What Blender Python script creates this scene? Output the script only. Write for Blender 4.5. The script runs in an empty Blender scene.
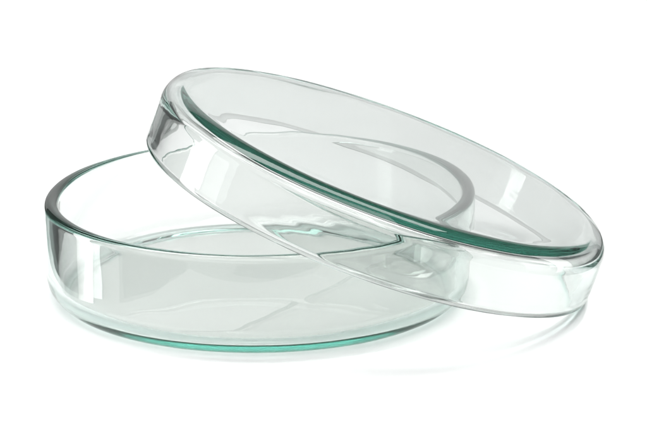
import bpy, math, random
import numpy as np
from mathutils import Vector, Euler, noise

MM = 0.001
scene = bpy.context.scene
C = scene.collection

# ------------------------------------------------------------------ camera
cam_data = bpy.data.cameras.new("camera")
cam = bpy.data.objects.new("camera", cam_data)
C.objects.link(cam)
cam_data.sensor_width = 36.0
cam_data.lens = 36.0 * 2739.3 / 647.0
cam_data.clip_start = 0.01
cam_data.clip_end = 50.0
ELEV = math.radians(16.48)
target = Vector((15.33, 0.0, 18.60)) * MM
cam.location = target + Vector((0, -math.cos(ELEV), math.sin(ELEV))) * 644.7 * MM
cam.rotation_euler = (math.radians(90) - ELEV, 0, 0)
scene.camera = cam

# ------------------------------------------------------------------ dim studio around the table
world = bpy.data.worlds.new("World")
scene.world = world
world.use_nodes = True
bg = world.node_tree.nodes["Background"]
bg.inputs["Color"].default_value = (1, 1, 1, 1)
bg.inputs["Strength"].default_value = 0.14


# ------------------------------------------------------------------ studio lamps and added fills
def softbox(name, loc, aim, sx, sy, watts, spread=180):
    d = bpy.data.lights.new(name, 'AREA')
    d.shape = 'RECTANGLE'
    d.size, d.size_y = sx, sy
    d.energy = watts
    d.spread = math.radians(spread)
    o = bpy.data.objects.new(name, d)
    C.objects.link(o)
    o.location = loc
    o.rotation_euler = (Vector(aim) - Vector(loc)).to_track_quat('-Z', 'Y').to_euler()
    return o


softbox("overhead_softbox", (0.0, 0.15, 0.95), (0.0, 0.08, 0.0), 1.5, 0.34, 10.8)
softbox("front_fill", (0.0, -0.55, 0.90), (0.0, -0.02, 0.0), 1.0, 0.7, 7.0)  # added weak fill: washes out the shadow in front of the glass
softbox("left_strip_softbox", (-0.150, -0.003, -0.005), (0.0, -0.003, -0.005), 0.034, 0.15, 0.027, 60)
softbox("left_wide_softbox", (-0.180, -0.045, 0.010), (0.0, -0.020, 0.010), 0.05, 0.14, 0.004, 60)
softbox("right_strip_softbox", (0.190, 0.000, -0.005), (0.0, 0.000, -0.005), 0.034, 0.15, 0.018, 60)
softbox("right_wide_softbox", (0.220, -0.050, 0.010), (0.05, -0.020, 0.010), 0.05, 0.14, 0.004, 60)
softbox("backdrop_fill", (0.0, 0.42, 0.75), (0.0, 0.8, 0.25), 0.6, 0.15, 0.75, 100)  # added fill: lifts the backdrop so the lid top reflects paler

# ------------------------------------------------------------------ exposure and sampling
vs = scene.view_settings
vs.view_transform = 'Standard'
vs.look = 'None'
vs.exposure = 0.0
vs.gamma = 1.0
vs.use_curve_mapping = False
scene.render.engine = 'CYCLES'
cy = scene.cycles
cy.max_bounces = 300
cy.transmission_bounces = 300
cy.glossy_bounces = 300
cy.diffuse_bounces = 4
cy.transparent_max_bounces = 300
cy.volume_bounces = 0
cy.caustics_reflective = True
cy.caustics_refractive = True
cy.blur_glossy = 0.0
cy.sample_clamp_indirect = 8.0
cy.use_denoising = True


# ------------------------------------------------------------------ materials
def new_mat(name):
    m = bpy.data.materials.new(name)
    m.use_nodes = True
    m.node_tree.nodes.clear()
    return m, m.node_tree.nodes, m.node_tree.links


def glass_material(name, k):
    """clear soda-lime glass: k = absorption per metre in red, green, blue.
    Faces flagged «cut» are the joints where two parts of one piece of glass meet: nothing happens there."""
    m, N, L = new_mat(name)
    out = N.new('ShaderNodeOutputMaterial')
    gl = N.new('ShaderNodeBsdfGlass')
    gl.inputs['Color'].default_value = (0.955, 0.946, 0.942, 1)
    gl.inputs['Roughness'].default_value = 0.0
    gl.inputs['IOR'].default_value = 1.52
    tr = N.new('ShaderNodeBsdfTransparent')
    at = N.new('ShaderNodeAttribute')
    at.attribute_type = 'GEOMETRY'
    at.attribute_name = 'cut'
    mx = N.new('ShaderNodeMixShader')
    L.new(at.outputs['Fac'], mx.inputs[0])
    L.new(gl.outputs[0], mx.inputs[1])
    L.new(tr.outputs[0], mx.inputs[2])
    L.new(mx.outputs[0], out.inputs['Surface'])
    ab = N.new('ShaderNodeVolumeAbsorption')
    den = max(k) * 1.1
    ab.inputs['Density'].default_value = den
    ab.inputs['Color'].default_value = tuple(1 - q / den for q in k) + (1,)
    L.new(ab.outputs[0], out.inputs['Volume'])
    return m


def matte_material(name, lo, hi):
    m, N, L = new_mat(name)
    out = N.new('ShaderNodeOutputMaterial')
    b = N.new('ShaderNodeBsdfPrincipled')
    b.inputs['Roughness'].default_value = 0.9
    b.inputs['Specular IOR Level'].default_value = 0.1
    tc = N.new('ShaderNodeTexCoord')
    ns = N.new('ShaderNodeTexNoise')
    ns.inputs['Scale'].default_value = 60
    L.new(tc.outputs['Object'], ns.inputs['Vector'])
    mp = N.new('ShaderNodeMapRange')
    mp.inputs['To Min'].default_value = lo
    mp.inputs['To Max'].default_value = hi
    L.new(ns.outputs['Fac'], mp.inputs['Value'])
    cb = N.new('ShaderNodeCombineColor')
    for i in range(3):
        L.new(mp.outputs[0], cb.inputs[i])
    L.new(cb.outputs[0], b.inputs['Base Color'])
    L.new(b.outputs[0], out.inputs['Surface'])
    return m


GLASS = glass_material("soda_lime_glass", (18.5, 5.2, 7.0))
PAPER = matte_material("white_matte_paper", 0.865, 0.875)
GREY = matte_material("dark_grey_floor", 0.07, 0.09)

# ------------------------------------------------------------------ setting: flat white board tapered for its effect in the glass, backdrop, dark floor
# the white board narrows towards the camera; round it the studio is dark, which draws the dark edges in the glass
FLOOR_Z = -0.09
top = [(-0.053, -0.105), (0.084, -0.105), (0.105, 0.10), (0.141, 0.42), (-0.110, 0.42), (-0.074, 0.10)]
verts = [(x, y, 0.0) for x, y in top] + [(x, y, FLOOR_Z) for x, y in top]
n = len(top)
faces = [tuple(range(n))] + [(i, n + i, n + (i + 1) % n, (i + 1) % n) for i in range(n)]


def structure(name, verts, faces, mat, label):
    me = bpy.data.meshes.new(name)
    me.from_pydata(verts, [], faces)
    me.materials.append(mat)
    o = bpy.data.objects.new(name, me)
    C.objects.link(o)
    o['kind'] = 'structure'
    o['label'] = label
    o['category'] = name.replace('_', ' ')
    return o


structure("table_surface", verts, faces, PAPER, "plain white matte surface lying flat under the glass dishes")
structure("backdrop", [(-0.5, 0.8, FLOOR_Z), (0.5, 0.8, FLOOR_Z), (0.5, 0.8, 0.7), (-0.5, 0.8, 0.7)], [(0, 1, 2, 3)],
          PAPER, "plain white backdrop far behind the glass dishes")
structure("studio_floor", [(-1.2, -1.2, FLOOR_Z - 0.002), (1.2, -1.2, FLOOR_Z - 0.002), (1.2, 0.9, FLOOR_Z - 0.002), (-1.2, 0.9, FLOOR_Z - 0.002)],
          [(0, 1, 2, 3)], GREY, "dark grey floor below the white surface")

# ------------------------------------------------------------------ glass dishes
SEG = 640


def arc(cr, cz, r, a0, a1, n, rz=None):
    rz = r if rz is None else rz
    return [(cr + r * math.cos(math.radians(a0 + (a1 - a0) * i / n)),
             cz + rz * math.sin(math.radians(a0 + (a1 - a0) * i / n))) for i in range(n + 1)]


def line(a, b, n):
    return [(a[0] + (b[0] - a[0]) * i / n, a[1] + (b[1] - a[1]) * i / n) for i in range(1, n)]


def dish_profile(R, H, rb, wall, floor, ri, foot, rw=None):
    """half section of an open dish, from the middle of its underside round the lip to the middle of its floor (mm)"""
    lip = wall / 2
    rw = rb if rw is None else rw           # the outer corner may be higher (rb) than it is wide (rw)
    zc = max(rb, floor + ri) + 0.8          # joint of bottom and wall
    zr = H - lip - 1.4                      # joint of wall and rim
    P = [(0.02, foot)] + line((0.02, foot), (R - rw - 5, foot), 26) + [(R - rw - 5, foot)]
    for i in range(1, 6):                   # low foot ring it stands on
        t = i / 5
        P.append((R - rw - 5 + 5 * t, foot * (1 - t * t * (3 - 2 * t))))
    P += arc(R - rw, rb, rw, -90, 0, 16, rb)[1:]
    P.append((R, zc)); i_bo = len(P) - 1
    P += line((R, zc), (R, zr), 22)
    P.append((R, zr)); i_ro = len(P) - 1
    P += [(R, (zr + H - lip) / 2)]
    P += arc(R - lip, H - lip, lip, 0, 180, 14)
    P += [(R - wall, (zr + H - lip) / 2)]
    P.append((R - wall, zr)); i_ri = len(P) - 1
    P += line((R - wall, zr), (R - wall, zc), 22)
    P.append((R - wall, zc)); i_bi = len(P) - 1
    P += arc(R - wall - ri, floor + ri, ri, 0, -90, 14)
    P += line((R - wall - ri, floor), (0.02, floor), 26) + [(0.02, floor)]
    return P, (i_bo, i_ro, i_ri, i_bi)


def waviness(phi, s, r, seed, outer, flat, amp, stria):
    """drawn and pressed glass is never quite true: slow waves, and finer drawing lines round the wall (mm)"""
    x, y = math.cos(phi) * r, math.sin(phi) * r
    o = 17.0 * seed + (0.0 if outer else 7.3)
    v = 0.05 * noise.noise((x * 0.055 + o, y * 0.055, s * 0.05))
    v += 0.018 * noise.noise((x * 0.09 + o, y * 0.09 + 3.1, s * 0.12))
    v += 0.0010 * noise.noise((x * 0.5 + o, y * 0.5 + 9.9, s * 0.4))
    v *= amp[0] * (1 - flat) + amp[1] * flat
    v += stria * (1 - flat) * 0.010 * noise.noise((x * 0.018 + o, y * 0.018 - 5.7, s * 0.42))
    return v


def build_dish(root, prof_mm, joints, seed, amp, stria, names):
    P = np.array(prof_mm)
    nj = len(P)
    i_bo, i_ro, i_ri, i_bi = joints
    d = np.gradient(P, axis=0)
    nrm = np.stack([d[:, 1], -d[:, 0]], 1)
    nrm /= np.linalg.norm(nrm, axis=1, keepdims=True) + 1e-12
    seglen = np.r_[0, np.cumsum(np.linalg.norm(np.diff(P, axis=0), axis=1))]
    phi = np.linspace(0, 2 * math.pi, SEG, endpoint=False)
    lip_mid = (i_ro + i_ri) // 2
    G = np.zeros((nj, SEG, 3))
    for j in range(nj):
        r, z = P[j]
        outer = j <= lip_mid
        t = min(1.0, max(0.0, (0.97 - r / P[:, 0].max()) / 0.17))
        flat = t * t * (3 - 2 * t)          # 1 on the plate, 0 on wall and shoulder
        fade = min(1.0, r / 4.0)
        for i in range(SEG):
            w = waviness(phi[i], seglen[j], max(r, 0.5), seed, outer, flat, amp, stria) * fade
            rr = r + nrm[j, 0] * w
            G[j, i] = (rr * math.cos(phi[i]), rr * math.sin(phi[i]), z + nrm[j, 1] * w)
    # true vertex normals of the whole skin, so the parts join without a visible seam
    tj = np.gradient(G, axis=0)
    ti = np.roll(G, -1, 1) - np.roll(G, 1, 1)
    NV = np.cross(ti, tj)
    NV /= np.linalg.norm(NV, axis=2, keepdims=True) + 1e-15
    G = G * MM

    def part(name, ranges, cuts):
        V, F, NO, CUT = [], [], [], []

        def add_skin(a, b):
            base = len(V)
            for j in range(a, b + 1):
                for i in range(SEG):
                    V.append(G[j, i]); NO.append(NV[j, i])
            for j in range(b - a):
                for i in range(SEG):
                    k = (i + 1) % SEG
                    F.append((base + j * SEG + i, base + j * SEG + k, base + (j + 1) * SEG + k, base + (j + 1) * SEG + i))
                    CUT.append(0.0)
            for j, first in ((a, True), (b, False)):      # close the middle of floor and underside
                if P[j, 0] < 0.1:
                    ring = [base + (j - a) * SEG + i for i in range(SEG)]
                    V.append(G[j].mean(0)); NO.append(np.array((0, 0, -1.0 if first else 1.0)))
                    c = len(V) - 1
                    for i in range(SEG):
                        k = (i + 1) % SEG
                        F.append((c, ring[k], ring[i]) if first else (c, ring[i], ring[k]))
                        CUT.append(0.0)

        def add_cut(jo, ji, up):
            base = len(V)
            dz = (-1 if up else 1) * 3e-6
            for j in (jo, ji):
                for i in range(SEG):
                    V.append(G[j, i] + np.array((0, 0, dz))); NO.append(np.array((0, 0, 1.0 if up else -1.0)))
            for i in range(SEG):
                k = (i + 1) % SEG
                f = (base + i, base + k, base + SEG + k, base + SEG + i)
                F.append(f if up else f[::-1])
                CUT.append(1.0)

        for a, b in ranges:
            add_skin(a, b)
        for c in cuts:
            add_cut(*c)
        me = bpy.data.meshes.new(name)
        me.from_pydata([tuple(v) for v in V], [], F)
        for p in me.polygons:
            p.use_smooth = True
        me.normals_split_custom_set_from_vertices([tuple(q) for q in NO])
        at = me.attributes.new('cut', 'FLOAT', 'FACE')
        at.data.foreach_set('value', np.array(CUT, dtype=np.float32))
        me.materials.append(GLASS)
        o = bpy.data.objects.new(name, me)
        C.objects.link(o)
        o.parent = root
        return o

    bottom = part(names[0], [(0, i_bo), (i_bi, nj - 1)], [(i_bo, i_bi, True)])
    wall = part(names[1], [(i_bo, i_ro), (i_ri, i_bi)], [(i_bo, i_bi, False), (i_ro, i_ri, True)])
    rim = part(names[2], [(i_ro, i_ri)], [(i_ro, i_ri, False)])
    return bottom, wall, rim


def empty(name, loc, rot, label, cat):
    o = bpy.data.objects.new(name, None)
    o.empty_display_size = 0.01
    C.objects.link(o)
    o.location = loc
    o.rotation_euler = rot
    o['label'] = label
    o['category'] = cat
    return o


# the dish, open side up, flat on the table
dish = empty("petri_dish", (0, 0, 0.00005), (0, 0, 0),
             "open clear glass dish standing flat on white, partly under the tilted lid", "petri dish")
pr, jt = dish_profile(50.0, 23.6, 5.8, 3.2, 2.7, 3.4, 0.25, 5.2)
build_dish(dish, pr, jt, 1, (1.6, 0.15), 0.8, ("bottom_plate", "side_wall", "rim"))

# the lid, flat side up, leaning on the rim of the dish with its low edge on the table
RL, HL = 54.98, 16.2
lid = empty("glass_lid", Vector((25.45, -1.58, 18.50)) * MM,
            Euler((math.radians(-1.20), math.radians(19.92), 0), 'XYZ'),
            "tilted clear glass lid with dark green edge, propped on the flat dish's rim", "lid")
pr, jt = dish_profile(RL, HL, 5.0, 3.0, 3.1, 1.5, 0.0, 4.5)
parts = build_dish(lid, pr, jt, 2, (2.4, 0.10), 1.7, ("top_plate", "side_wall", "rim"))
for o in parts:                             # built mouth up: turn it over about its own x axis
    o.rotation_euler = (math.pi, 0, 0)
    o.location = (0, 0, HL * MM)
